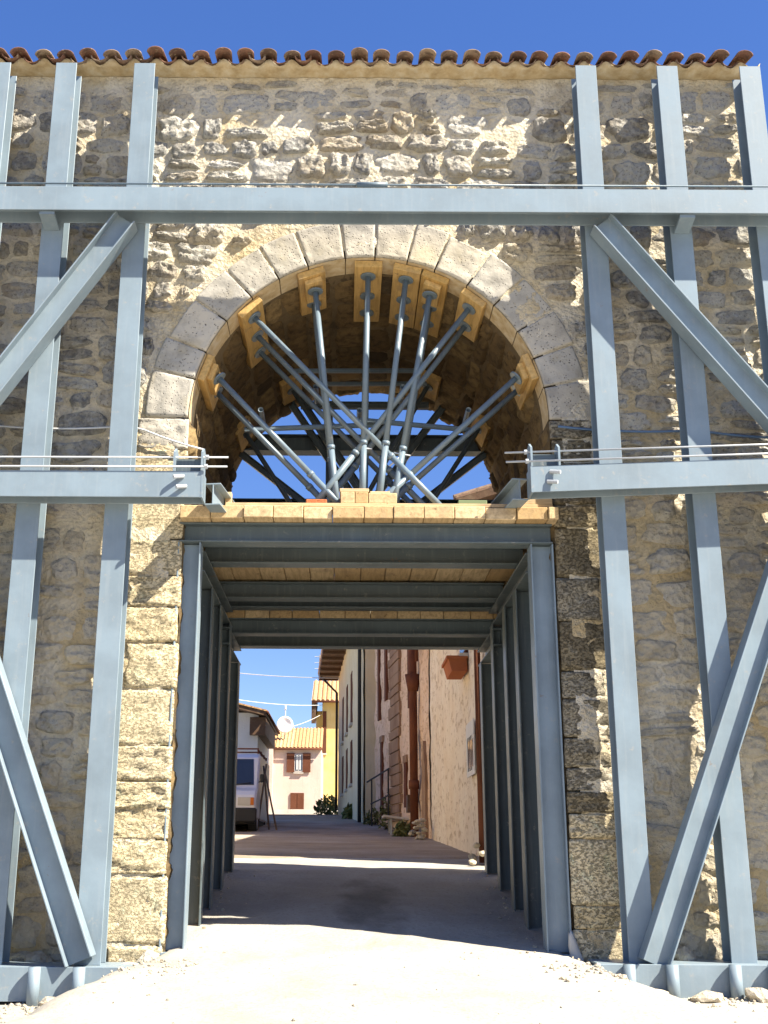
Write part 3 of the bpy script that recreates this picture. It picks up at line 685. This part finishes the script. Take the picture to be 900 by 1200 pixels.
gv = []; gf = []
ico = [(v.co.copy()) for v in rock_me[0].vertices]; icf = [tuple(p.vertices) for p in rock_me[0].polygons]
small = bmesh.new(); bmesh.ops.create_icosphere(small, subdivisions=1, radius=1); sv = [v.co.copy() for v in small.verts]; sf = [tuple(v.index for v in f.verts) for f in small.faces]; small.free()
for i in range(1100):
    u = rnd.random()
    if u < .75: x, y = rnd.choice((-1, 1)) * rnd.uniform(1.3, 3.6) + .2, -.5 - abs(rnd.gauss(0, .35))
    elif u < .86: x, y = rnd.uniform(-2.6, 3.0), rnd.uniform(-3.2, 0)
    else: x, y = rnd.choice((-1.25, 1.6)) + rnd.gauss(0, .12), rnd.uniform(-.5, 3.8)
    sz_ = abs(rnd.gauss(.004, .007)) + .003
    if u < .75: sz_ *= 1.4
    zz = ground_z(x, y); o0 = len(gv); ro = Matrix.Rotation(rnd.uniform(0, 6), 3, 'Z') @ Matrix.Rotation(rnd.uniform(0, 6), 3, 'X')
    for v in sv: q = ro @ Vector((v.x, v.y * rnd.uniform(.6, 1), v.z * .6)); gv.append((x + q.x * sz_, y + q.y * sz_, zz + sz_ * .2 + q.z * sz_))
    gf += [tuple(t + o0 for t in f) for f in sf]
gr = MB().add(gv, gf).build('gravel', 'rubble'); gr['kind'] = 'stuff'; gr['label'] = 'scattered gravel and mortar crumbs on the pale ground'; gr['category'] = 'gravel'
# ---------------------------------------------------------------- village behind
def tiled_roof(parent, p0, u, v, nx, ny, m='tile_new', r=.11):
    """roof of barrel tiles: p0 eave corner, u along eave, v up the slope"""
    p0 = Vector(p0); u = Vector(u); v = Vector(v); n = u.cross(v).normalized(); n = n if n.z > 0 else -n
    slab = MB().prism([p0, p0 + u, p0 + u + v, p0 + v], n * -.10).build('roof_slab', 'wood_dark', parent)
    for i in range(nx):
        b = p0 + u * ((i + .5) / nx); r_ = u.length / nx * .36
        pr = [b + u.normalized() * r_ * math.cos(a) + n * (r_ * math.sin(a) + .01) for a in [math.pi * k / 6 for k in range(7)]]
        MB().prism(pr, v).build('tile_row', m, parent, False)
    MB().prism([p0 + n * .004, p0 + u + n * .004, p0 + u + v + n * .004, p0 + v + n * .004], n * .03).build('tile_bed', m, parent)
    return slab
def win_x(parent, X, y0, y1, z0, z1, m_frame, m_pane, out=-1, name='window'):   # on a wall facing -X
    w_ = box(name, (X - .03, y0, z0), (X + .02, y1, z1), m_frame, parent)
    box('pane', (X - .034, y0 + .05, z0 + .05), (X - .029, y1 - .05, z1 - .05), m_pane, w_); return w_
# near stone house on the right
ha = thing('stone_house', 'tall pale rough rendered house lining the right of the lane just behind the gate', 'house', (1.95, 5.8, .7))
def wall_sheet(name, a, b, z0, z1, m, parent, amp=.02, step=.16, thick=.5):
    a = Vector((*a, 0)); b = Vector((*b, 0)); L = (b - a).length; d = (b - a).normalized(); nrm = Vector((d.y, -d.x, 0)); 
    nx = int(L / step); nz = int((z1 - z0) / step); vs = []; fs = []
    for j in range(nz + 1):
        for i in range(nx + 1):
            p = a + d * (L * i / nx); zz = z0 + (z1 - z0) * j / nz; k = noise.fractal((p.x * 2, p.y * 2, zz * 2), 1, 2, 4) * amp
            p = p - nrm * k; vs.append((p.x, p.y, zz))
    for j in range(nz):
        for i in range(nx): q = j * (nx + 1) + i; fs.append((q, q + 1, q + nx + 2, q + nx + 1))
    o = MB().add(vs, fs).build(name, m, parent, True)
    MB().prism([a + nrm * .06 + Vector((0, 0, z0)), b + nrm * .06 + Vector((0, 0, z0)), b + nrm * thick + Vector((0, 0, z0)), a + nrm * thick + Vector((0, 0, z0))], (0, 0, z1 - z0)).build('wall_core', m, parent)
    return o
wall_sheet('wall', (1.95, 5.75), (1.95, 16.4), .4, 5.62, 'wall_a', ha, .03, .12, 6)
box('gable_wall', (1.96, 5.73, .3), (8, 5.75, 5.62), 'wall_a', ha)
tiled_roof(ha, (1.55, 5.45, 5.60), (0, 11.2, 0), (4.2, 0, 1.35), 46, 1, 'tile')
ww = win_x(ha, 1.925, 7.15, 7.98, 2.0, 2.50, 'white_p', 'glass')
box('surround', (1.885, 7.02, 1.93), (1.90, 8.10, 2.0), 'white_p', ww); box('surround', (1.885, 7.02, 2.5), (1.90, 8.10, 2.72), 'white_p', ww)
box('surround', (1.885, 7.02, 2.001), (1.90, 7.15, 2.499), 'white_p', ww); box('surround', (1.885, 7.98, 2.001), (1.90, 8.10, 2.499), 'white_p', ww)
for k in range(1, 4): box('bar', (1.875, 7.15 + k * .2, 2.0), (1.885, 7.165 + k * .2, 2.5), 'black', ww)
w2 = win_x(ha, 1.925, 8.0, 8.9, 3.85, 4.9, 'shutter', 'glass'); box('sill', (1.80, 7.95, 3.79), (1.95, 8.95, 3.84), 'roadedge', w2)
fb = thing('flower_box', 'terracotta flower box hanging on the near right house wall', 'flower box', (1.8, 8.6, 3.5))
MB().prism([(1.62, 8.0, 3.78), (1.92, 8.0, 3.78), (1.92, 8.0, 3.56), (1.68, 8.0, 3.56)], (0, .95, 0)).build('trough', 'pot', fb); MB().prism([(1.60, 7.97, 3.80), (1.93, 7.97, 3.80), (1.93, 7.97, 3.75), (1.60, 7.97, 3.75)], (0, 1.01, 0)).build('rim', 'pot', fb)
dp = MB().tube([(1.86, 6.1, .7), (1.86, 6.1, 5.5)], .045, 8).build('downpipe', 'rust', ha, True)
# pink stone house further on, its wall turning left
B0, B1 = (1.93, 16.5), (.95, 26.0)
hb = thing('pinkish_house', 'pinkish stone house with rusty downpipe beyond the near right house', 'house', (1.9, 16.5, 1.1))
wall_sheet('wall', B0, B1, .8, 8.3, 'wall_b', hb, .05, .2, 6)
def onB(t, off=0): 
    d = Vector((B1[0] - B0[0], B1[1] - B0[1], 0)); n = Vector((-d.y, d.x, 0)).normalized(); p = Vector((*B0, 0)) + d * t + n * off; return p, d.normalized(), n
def panelB(name, t0, t1, z0, z1, m, off=.05, parent=None, th=.08):
    p, d, n = onB(t0, off); q, _, _ = onB(t1, off); return MB().prism([(p.x, p.y, z0), (q.x, q.y, z0), (q.x, q.y, z1), (p.x, p.y, z1)], -n * th).build(name, m, parent or hb)
# quoins: a strip of single stones
zz = 1.6
while zz < 8.0:
    hq = rnd.uniform(.2, .36); panelB('quoin', .46 - rnd.uniform(0, .03), .60 + rnd.uniform(0, .05), zz, zz + hq - .03, 'quoin', .06 + rnd.uniform(0, .02)); zz += hq
for t0, t1, z0, z1 in ((.24, .29, 4.3, 6.6), (.70, .74, 5.0, 7.2), (.86, .90, 4.6, 6.8), (.33, .37, 1.9, 3.0), (.80, .84, 1.75, 3.9)):
    wb = panelB('window', t0, t1, z0, z1, 'shutter', .055); panelB('lintel', t0 - .01, t1 + .01, z1, z1 + .18, 'quoin', .065, wb)
# arched doorway
p, d, n = onB(.035, .06); q, _, _ = onB(.085, .06); pts = [(p.x, p.y, 1.0), (q.x, q.y, 1.0), (q.x, q.y, 2.5), ((p.x + q.x) / 2, (p.y + q.y) / 2, 3.3), (p.x, p.y, 2.7)]
MB().prism(pts, -n * .08).build('door', 'quoin', hb)
p, d, n = onB(.145, .14); MB().tube([(p.x, p.y, 1.15), (p.x, p.y, 8.2)], .10, 10).build('downpipe', 'rust', hb, True)
MB().tube([(p.x, p.y, 4.55), (p.x, p.y, 4.95)], [.13, .2], 10).build('pipe_hopper', 'rust', hb, True); MB().tube([(p.x, p.y, 2.25), (p.x, p.y, 2.45)], .13, 10).build('pipe_joint', 'rust', hb, True)
p, d, n = onB(.095, .12); MB().tube([(p.x, p.y, 5.2), (p.x, p.y, 8.2)], .04, 8).build('thin_pipe', 'rust', hb, True)
tiled_roof(hb, (1.5, 16.2, 8.3), (-1.05, 10, 0), (4, .4, 1.4), 34, 1, 'tile')
# cream house
C0, C1 = (.60, 27.0), (-.30, 48.0)
hc = thing('cream_house', 'cream plastered house with narrow windows and dark overhanging eaves', 'house', (.6, 27, 1.7))
wall_sheet('wall', C0, C1, 1.2, 9.3, 'cream', hc, .02, .3, 5)
dC = Vector((C1[0] - C0[0], C1[1] - C0[1], 0)); nC = Vector((-dC.y, dC.x, 0)).normalized()
for z0, z1 in ((5.5, 7.45), (3.25, 4.85)):
    for t in (.33, .51, .70):
        p = Vector((*C0, 0)) + dC * t + nC * .03; q = p + dC.normalized() * 1.1
        wc = MB().prism([(p.x, p.y, z0), (q.x, q.y, z0), (q.x, q.y, z1), (p.x, p.y, z1)], -nC * .1).build('window', 'shutter', hc)
        MB().prism([(p.x + nC.x * .08, p.y, z0 - .1), (q.x + nC.x * .08, q.y, z0 - .1), (q.x + nC.x * .08, q.y, z0), (p.x + nC.x * .08, p.y, z0)], -nC * .15).build('sill', 'roadedge', wc)
ce = Vector((*C0, 9.25)) + nC * 1.0; MB().prism([ce, ce + dC * 1.04, ce + dC * 1.04 - nC * 1.2, ce - nC * 1.2], (0, 0, .12)).build('eave', 'wood_dark', hc)
tiled_roof(hc, ce + Vector((0, 0, .13)), dC * 1.04, -nC * 4 + Vector((0, 0, 1.5)), 50, 1, 'tile')
for k in range(14):
    p = ce + dC * (k / 13 * 1.02); MB().prism([p, p + dC.normalized() * .12, p + dC.normalized() * .12 - nC * 1.0, p - nC * 1.0], (0, 0, -.12)).build('rafter', 'wood_dark', hc)
p = Vector((*C0, 0)) + dC * .02 + nC * .1; MB().tube([(p.x, p.y, 1.7), (p.x, p.y, 8.6), (p.x + nC.x * .7, p.y, 9.1)], .06, 8).build('downpipe', 'black', hc, True)
p = Vector((*C0, 0)) + dC * .985 + nC * .1; MB().tube([(p.x, p.y, 2.7), (p.x, p.y, 8.4), (p.x + nC.x * .8, p.y, 9.2)], .06, 8).build('downpipe', 'black', hc, True)
# yellow house
def sc(x, y, z, y2):   # the same spot seen further off or nearer along the lane
    k = (y2 + 10) / (y + 10); return x * k, y2, .85 + (z - .85) * k
hd = thing('yellow_house', 'narrow yellow house with terracotta roof at the end of the lane', 'house', (-1, 66, 3.2))
box('wall', (-1.46, 66, 2.4), (1.6, 74, 10.25), 'yellow', hd); box('side_wing', (-1.92, 68.5, 2.4), (-1.462, 74, 9.9), 'yellow', hd)
box('plinth', (-1.47, 65.94, 2.4), (1.6, 66.0, 3.55), 'white_p', hd); wn = box('window', (-1.42, 65.96, 6.9), (-1.18, 66, 9.6), 'shutter', hd); box('sill', (-1.46, 65.9, 6.8), (-1.14, 65.99, 6.895), 'roadedge', wn)
tiled_roof(hd, (-2.15, 65.4, 10.2), (3.9, 0, 0), (0, 5.2, 2.0), 13, 1)
MB().prism([(-2.15, 65.5, 10.1), (-2.15, 70.6, 12.05), (-2.15, 70.6, 10.4), (-2.15, 65.5, 8.75)], (.28, 0, 0)).build('verge_boards', 'wood_dark', hd); MB().tube([(-2.1, 65.35, 10.15), (1.7, 65.35, 10.15)], .07, 6).build('gutter', 'rust', hd, True)
# pale pink house
he = thing('pale_pink_house', 'low pale pink house with brown shutters closing the lane', 'house', (-3.5, 59, 3))
box('wall', (-4.17, 59, 2.4), (-1.36, 66, 6.62), 'pinkwhite', he); box('wing_wall', (-6.4, 58.4, 2.4), (-4.172, 66, 6.95), 'pinkwhite', he)
tiled_roof(he, (-4.55, 58.75, 6.60), (3.25, 0, 0), (0, 3.7, 1.5), 15, 1); tiled_roof(he, (-6.8, 58.1, 6.95), (2.4, 0, 0), (0, 2.9, .95), 11, 1)
MB().tube([(-4.5, 58.7, 6.55), (-1.3, 58.7, 6.55)], .05, 6).build('gutter', 'rust', he, True)
x0, x1, z0, z1 = -2.92, -2.44, 5.28, 6.28
wn = box('window', (x0, 58.93, z0), (x1, 58.99, z1), 'white_p', he)
for xa, xb in ((x0 + .04, (x0 + x1) / 2 - .02), ((x0 + x1) / 2 + .02, x1 - .04)): box('pane', (xa, 58.92, z0 + .05), (xb, 58.928, z1 - .05), 'glass', wn)
box('curtain', (x0 + .1, 58.915, z0 + .1), (x0 + .2, 58.919, z1 - .06), 'curtain', wn); box('curtain', (x1 - .2, 58.915, z0 + .1), (x1 - .1, 58.919, z1 - .06), 'curtain', wn)
for a in (x0 - .46, x1 + .005):
    sh = box('shutter', (a, 58.90, z0 - .05), (a + .455, 58.95, z1 + .05), 'shutter', wn)
box('sill', (x0 - .05, 58.86, z0 - .12), (x1 + .05, 58.99, z0 - .055), 'roadedge', wn)
dr = box('door', (-3.12, 58.92, 2.9), (-2.34, 58.99, 4.06), 'shutter', he); box('door_leaf', (-2.72, 58.90, 2.9), (-2.36, 58.918, 4.03), 'shutter', dr)
wn = box('window', (-5.4, 58.33, 4.7), (-4.75, 58.39, 6.35), 'shutter', he); box('balcony', (-5.3, 57.9, 4.65), (-4.7, 58.32, 5.05), 'shutter', wn)
sd = thing('satellite_dish', 'white satellite dish on the roof of the pale pink house', 'dish', (-3.58, 60, 7.1))
MB().tube([(-3.58, 60.2, 7.0), (-3.58, 60.2, 9.1)], .035, 8).build('mast', 'zinc', sd, True)
vs = []; fs = []
for j in range(5):
    for i in range(20): a = 2 * math.pi * i / 20; r = .50 * j / 4; vs.append((-3.58 + r * math.cos(a), 60.05 - .12 * (j / 4) ** 2, 8.1 + r * math.sin(a)))
for j in range(4):
    for i in range(20): fs.append((j * 20 + i, j * 20 + (i + 1) % 20, (j + 1) * 20 + (i + 1) % 20, (j + 1) * 20 + i))
dd = MB().add(vs, fs).build('reflector', 'dish', sd, True); s = dd.modifiers.new('s', 'SOLIDIFY'); s.thickness = .03
MB().tube([(-3.58, 60, 7.65), (-3.45, 59.6, 8.1)], .02, 6).build('feed_arm', 'zinc', sd, True); MB().tube([(-3.58, 60.2, 9.0), (-3.58, 60.2, 9.3)], [.07, .03], 8).build('mast_cap', 'dish', sd, True)
# white house on the left
hf = thing('white_house', 'white house with wide dark eaves behind the van', 'house', (-5, 42, 2.2))
box('wall', (-9, 42, 1.8), (-3.86, 50, 6.75), 'white_p', hf)
MB().prism([(-9.5, 41.2, 8.2), (-3.45, 41.2, 6.72), (-3.45, 41.2, 6.54), (-9.5, 41.2, 8.02)], (0, 9.5, 0)).build('roof', 'wood_dark', hf)
MB().prism([(-9.5, 41.15, 8.28), (-3.42, 41.15, 6.79), (-3.42, 41.15, 6.725), (-9.5, 41.15, 8.205)], (0, 9.6, 0)).build('roof_covering', 'tile_new', hf)
box('eave_soffit', (-4.2, 41.6, 5.75), (-3.5, 49, 6.52), 'wood_dark', hf); MB().tube([(-3.40, 41.1, 6.7), (-3.40, 50.8, 6.7)], .06, 8).build('gutter', 'rust', hf, True)
hl_ = thing('added_bounce_house', 'unseen plain ochre house added left of the lane to bounce light', 'house', (-5.6, 12, .8))  # house added out of view to bounce warm light across the lane
box('wall', (-11, 7.5, .2), (-5.6, 20, 6.4), 'cream', hl_)
for yy in (9, 12, 15, 18):
    for zz in (1.9, 4.3): wn = box('window', (-5.62, yy, zz), (-5.57, yy + .9, zz + 1.3), 'white_p', hl_); box('shutter', (-5.568, yy + .06, zz + .06), (-5.55, yy + .84, zz + 1.24), 'shutter', wn)
tiled_roof(hl_, (-5.2, 20.4, 6.4), (0, -13.3, 0), (-3.2, 0, 1.1), 50, 1)
# kerb-like low wall at the far end of the lane
lw = tag(box('low_wall', (-6.5, 55.5, 2.3), (-1.0, 56.1, 3.02), 'roadedge'), 'low pale wall across the end of the lane', 'wall')
# van
vx0, vx1, vy, vz = -4.20, -2.30, 21.0, gz(21) - .03
van = thing('parked_van', 'white van parked facing the gate at the left of the lane', 'van', ((vx0 + vx1) / 2, vy, vz))
side = [(0, .38), (0, .95), (.18, 1.10), (.62, 1.22), (1.05, 2.02), (1.35, 2.14), (5.2, 2.14), (5.2, .38)]
MB().prism([(vx0, vy + a, vz + b) for a, b in side], (vx1 - vx0, 0, 0)).build('body', 'van', van, False, .05)
dv = Vector((0, .43, .80)).normalized(); nn = Vector((0, -dv.z, dv.y))
def onws(x, t, off): return Vector((x, vy + .62, vz + 1.22)) + dv * t + nn * off
MB().prism([onws(vx0 + .12, .06, .012), onws(vx1 - .12, .06, .012), onws(vx1 - .17, .86, .012), onws(vx0 + .17, .86, .012)], nn * -.02).build('windscreen', 'glass', van)
MB().box((vx0 - .01, vy - .06, vz + .30), (vx1 + .01, vy + .2, vz + .66)).build('bumper', 'black', van, False, .03)
for xa, xb in ((vx0 + .06, vx0 + .48), (vx1 - .48, vx1 - .06)):
    hl = box('headlight', (xa, vy - .012, vz + .72), (xb, vy + .05, vz + .93), 'lamp', van, .01); box('indicator', (xb - .09 if xa > -3.3 else xa, vy - .018, vz + .73), (xb if xa > -3.3 else xa + .09, vy + .04, vz + .92), 'amber', hl)
box('grille', (vx0 + .55, vy - .008, vz + .70), (vx1 - .55, vy + .05, vz + .92), 'black', van)
MB().tube([(vx1, vy + .75, vz + 1.35), (vx1 + .16, vy + .70, vz + 1.42)], .015, 6).build('mirror_arm', 'black', van); box('mirror', (vx1 + .04, vy + .62, vz + 1.34), (vx1 + .15, vy + .70, vz + 1.56), 'black', van, .02)
MB().tube([onws(-3.0, .04, .03), onws(-2.5, .12, .03)], .012, 6).build('wiper', 'black', van)
for xx in (vx0 + .02, vx1 - .24):
    for yy in (.85, 4.3): wv = MB().tube([(xx, vy + yy, vz + .33), (xx + .22, vy + yy, vz + .33)], .33, 20).build('wheel', 'black', van, False); MB().tube([(xx - .004, vy + yy, vz + .33), (xx + .224, vy + yy, vz + .33)], .19, 14).build('rim', 'zinc', wv)
MB().box((vx0 + .05, vy + .3, vz + .25), (vx1 - .05, vy + 5, vz + .4)).build('chassis', 'black', van)
rk = MB()
for xx in (vx0 + .1, vx1 - .1): rk.box((xx, vy + 1.3, vz + 2.22), (xx + .04, vy + 4.9, vz + 2.26))
for yy in (1.3, 2.5, 3.7, 4.86): rk.box((vx0 + .1, vy + yy, vz + 2.262), (vx1 - .06, vy + yy + .04, vz + 2.30)); 
for xx in (vx0 + .1, vx1 - .1):
    for yy in (1.4, 4.7): rk.box((xx, vy + yy, vz + 2.1), (xx + .03, vy + yy + .03, vz + 2.22))
rk.build('roof_rack', 'rust', van)
# leaning poles beside the van
for i, (x0, y0, x1, y1, h, lb) in enumerate(((-2.35, 22.3, -2.18, 22.9, 1.75, 'left leaning timber pole beside the van'), (-2.02, 22.2, -2.26, 22.95, 1.7, 'right leaning timber pole beside the van'), (-1.80, 22.0, -2.23, 22.9, 1.6, 'outermost slanting timber pole beside the van'))):
    tag(MB().tube([(x0, y0, gz(y0) + .0), (x1, y1, gz(y1) + h)], .026, 8).build('leaning_pole', 'wood_brown', None, True), lb, 'pole', 'poles leaning by the van')
# bench and handrail by the pink house
bn = thing('stone_bench', 'small bench with pale slab seat against the pinkish house', 'bench', (1.25, 20, gz(20)))
MB().prism([(.98, 19.4, gz(20) + .42), (1.62, 19.4, gz(20) + .34), (1.62, 21.0, gz(20) + .34), (.98, 21.0, gz(20) + .42)], (0, 0, .05)).build('seat', 'roadedge', bn)
for yy in (19.6, 20.8): MB().box((1.15, yy, gz(20) - .05), (1.19, yy + .05, gz(20) + .40)).build('leg', 'zinc', bn)
MB().box((1.52, 18.4, gz(19) + .55), (1.60, 19.1, gz(19) + .95)).build('back_board', 'wood_dark', bn)
hr = thing('handrail', 'thin dark metal handrail in front of the pinkish house', 'handrail', (.9, 24, gz(24)))
MB().tube([(.68, 25.0, gz(25) + 1.25), (1.22, 22.0, gz(22) + 1.65)], .025, 6).build('top_bar', 'black', hr); MB().tube([(.78, 24.4, gz(25) + .6), (1.22, 22.0, gz(22) + .95)], .02, 6).build('lower_bar', 'black', hr)
MB().tube([(.80, 24.3, gz(24) - .05), (.80, 24.3, gz(24) + 1.35)], .025, 6).build('upright', 'black', hr); MB().tube([(1.2, 22.1, gz(22)), (1.2, 22.1, gz(22) + 1.65)], .025, 6).build('upright', 'black', hr)
for (cx_, cy_, nm, k0, n_) in ((1.62, 15.9, 'heap of pale stones at the foot of the rusty downpipe', 1, 16), (1.86, 6.0, 'heap of pale stones at the near corner of the right house', 2, 7)):
    hp = thing('stone_heap', nm, 'stone heap', (cx_, cy_, gz(cy_)))
    for i in range(n_):
        o = bpy.data.objects.new('stone', rock_me[i % 6]); col.objects.link(o); o.parent = hp; t = i / n_
        o.matrix_basis = Matrix.Translation((cx_ + rnd.uniform(-.22, .22) * (1 - t * .7), cy_ + rnd.uniform(-.3, .3), gz(cy_) + .03 + t * (.42 if n_ > 10 else .25))) @ Matrix.Rotation(rnd.uniform(0, 6), 4, 'Z') @ Matrix.Diagonal((.085, .07, .04, 1) if n_ > 10 else (.05, .05, .04, 1)); o.matrix_parent_inverse = Matrix.Translation((-cx_, -cy_, -gz(cy_)))
# shrubs
def shrub(x, y, rx_, rz_, n_, label):
    t = thing('shrub', label, 'shrub', (x, y, gz(y)), 'shrubs along the right of the lane'); mb = MB()
    for i in range(n_):
        a = rnd.uniform(0, 6.28); q = rnd.random() ** .5; hgt = rnd.random() ** .8
        p = Vector((x + rx_ * q * math.cos(a), y + rx_ * q * math.sin(a), gz(y) + rz_ * hgt * (1 - .6 * q * q))); u = Vector((rnd.uniform(-1, 1), rnd.uniform(-1, 1), rnd.uniform(-1, 1))).normalized(); v = u.orthogonal().normalized(); s = rnd.uniform(.04, .09) * (1 if y < 30 else 1.9)
        mb.add([p - u * s, p + v * s * .45, p + u * s, p - v * s * .45], [(0, 1, 2, 3)])
    mb.build('foliage', 'leaf', t)
    st = MB()
    for i in range(5): a = rnd.uniform(0, 6.28); st.tube([(x, y, gz(y)), (x + rx_ * .5 * math.cos(a), y + rx_ * .5 * math.sin(a), gz(y) + rz_ * .7)], .012, 5)
    st.build('stem', 'wood_dark', t)
shrub(1.42, 18.0, .25, .42, 300, 'low green shrub between the bench and the rusty downpipe'); shrub(.92, 25.3, .35, .5, 260, 'green shrub at the far corner of the pinkish house')
shrub(-.75, 49.5, .75, 1.0, 420, 'yellow green shrub at the far end of the cream house'); shrub(.25, 34, .3, .55, 200, 'green shrub under the cream house wall'); shrub(1.3, 22.6, .35, 1.1, 380, 'green plant climbing beside the handrail')
# overhead wires
for (p, q, s, lb) in (((-8, 50, 10.0), (.2, 46, 8.9), .15, 'upper overhead wire crossing the sky above the lane'), ((-8, 52, 9.0), (-1.4, 66, 10.0), .25, 'lower overhead wire crossing the sky above the lane'), ((-3.5, 60, 7.9), (-1.5, 66, 9.4), .1, 'short wire from the dish to the yellow house')):
    tag(MB().tube(sag(p, q, s), .018, 5).build('overhead_wire', 'cable_w', None, True), lb, 'wire')
an = thing('tv_antenna', 'small aerial on the eaves of the cream house', 'aerial', (-1.15, 47, 9.3))
MB().tube([(-1.25, 47, 9.0), (-1.25, 47, 10.2)], .03, 6).build('mast', 'zinc', an)
for k in range(3): MB().tube([(-1.5, 47, 9.5 + k * .3), (-.5, 47, 9.55 + k * .3)], .02, 5).build('rod', 'zinc', an)
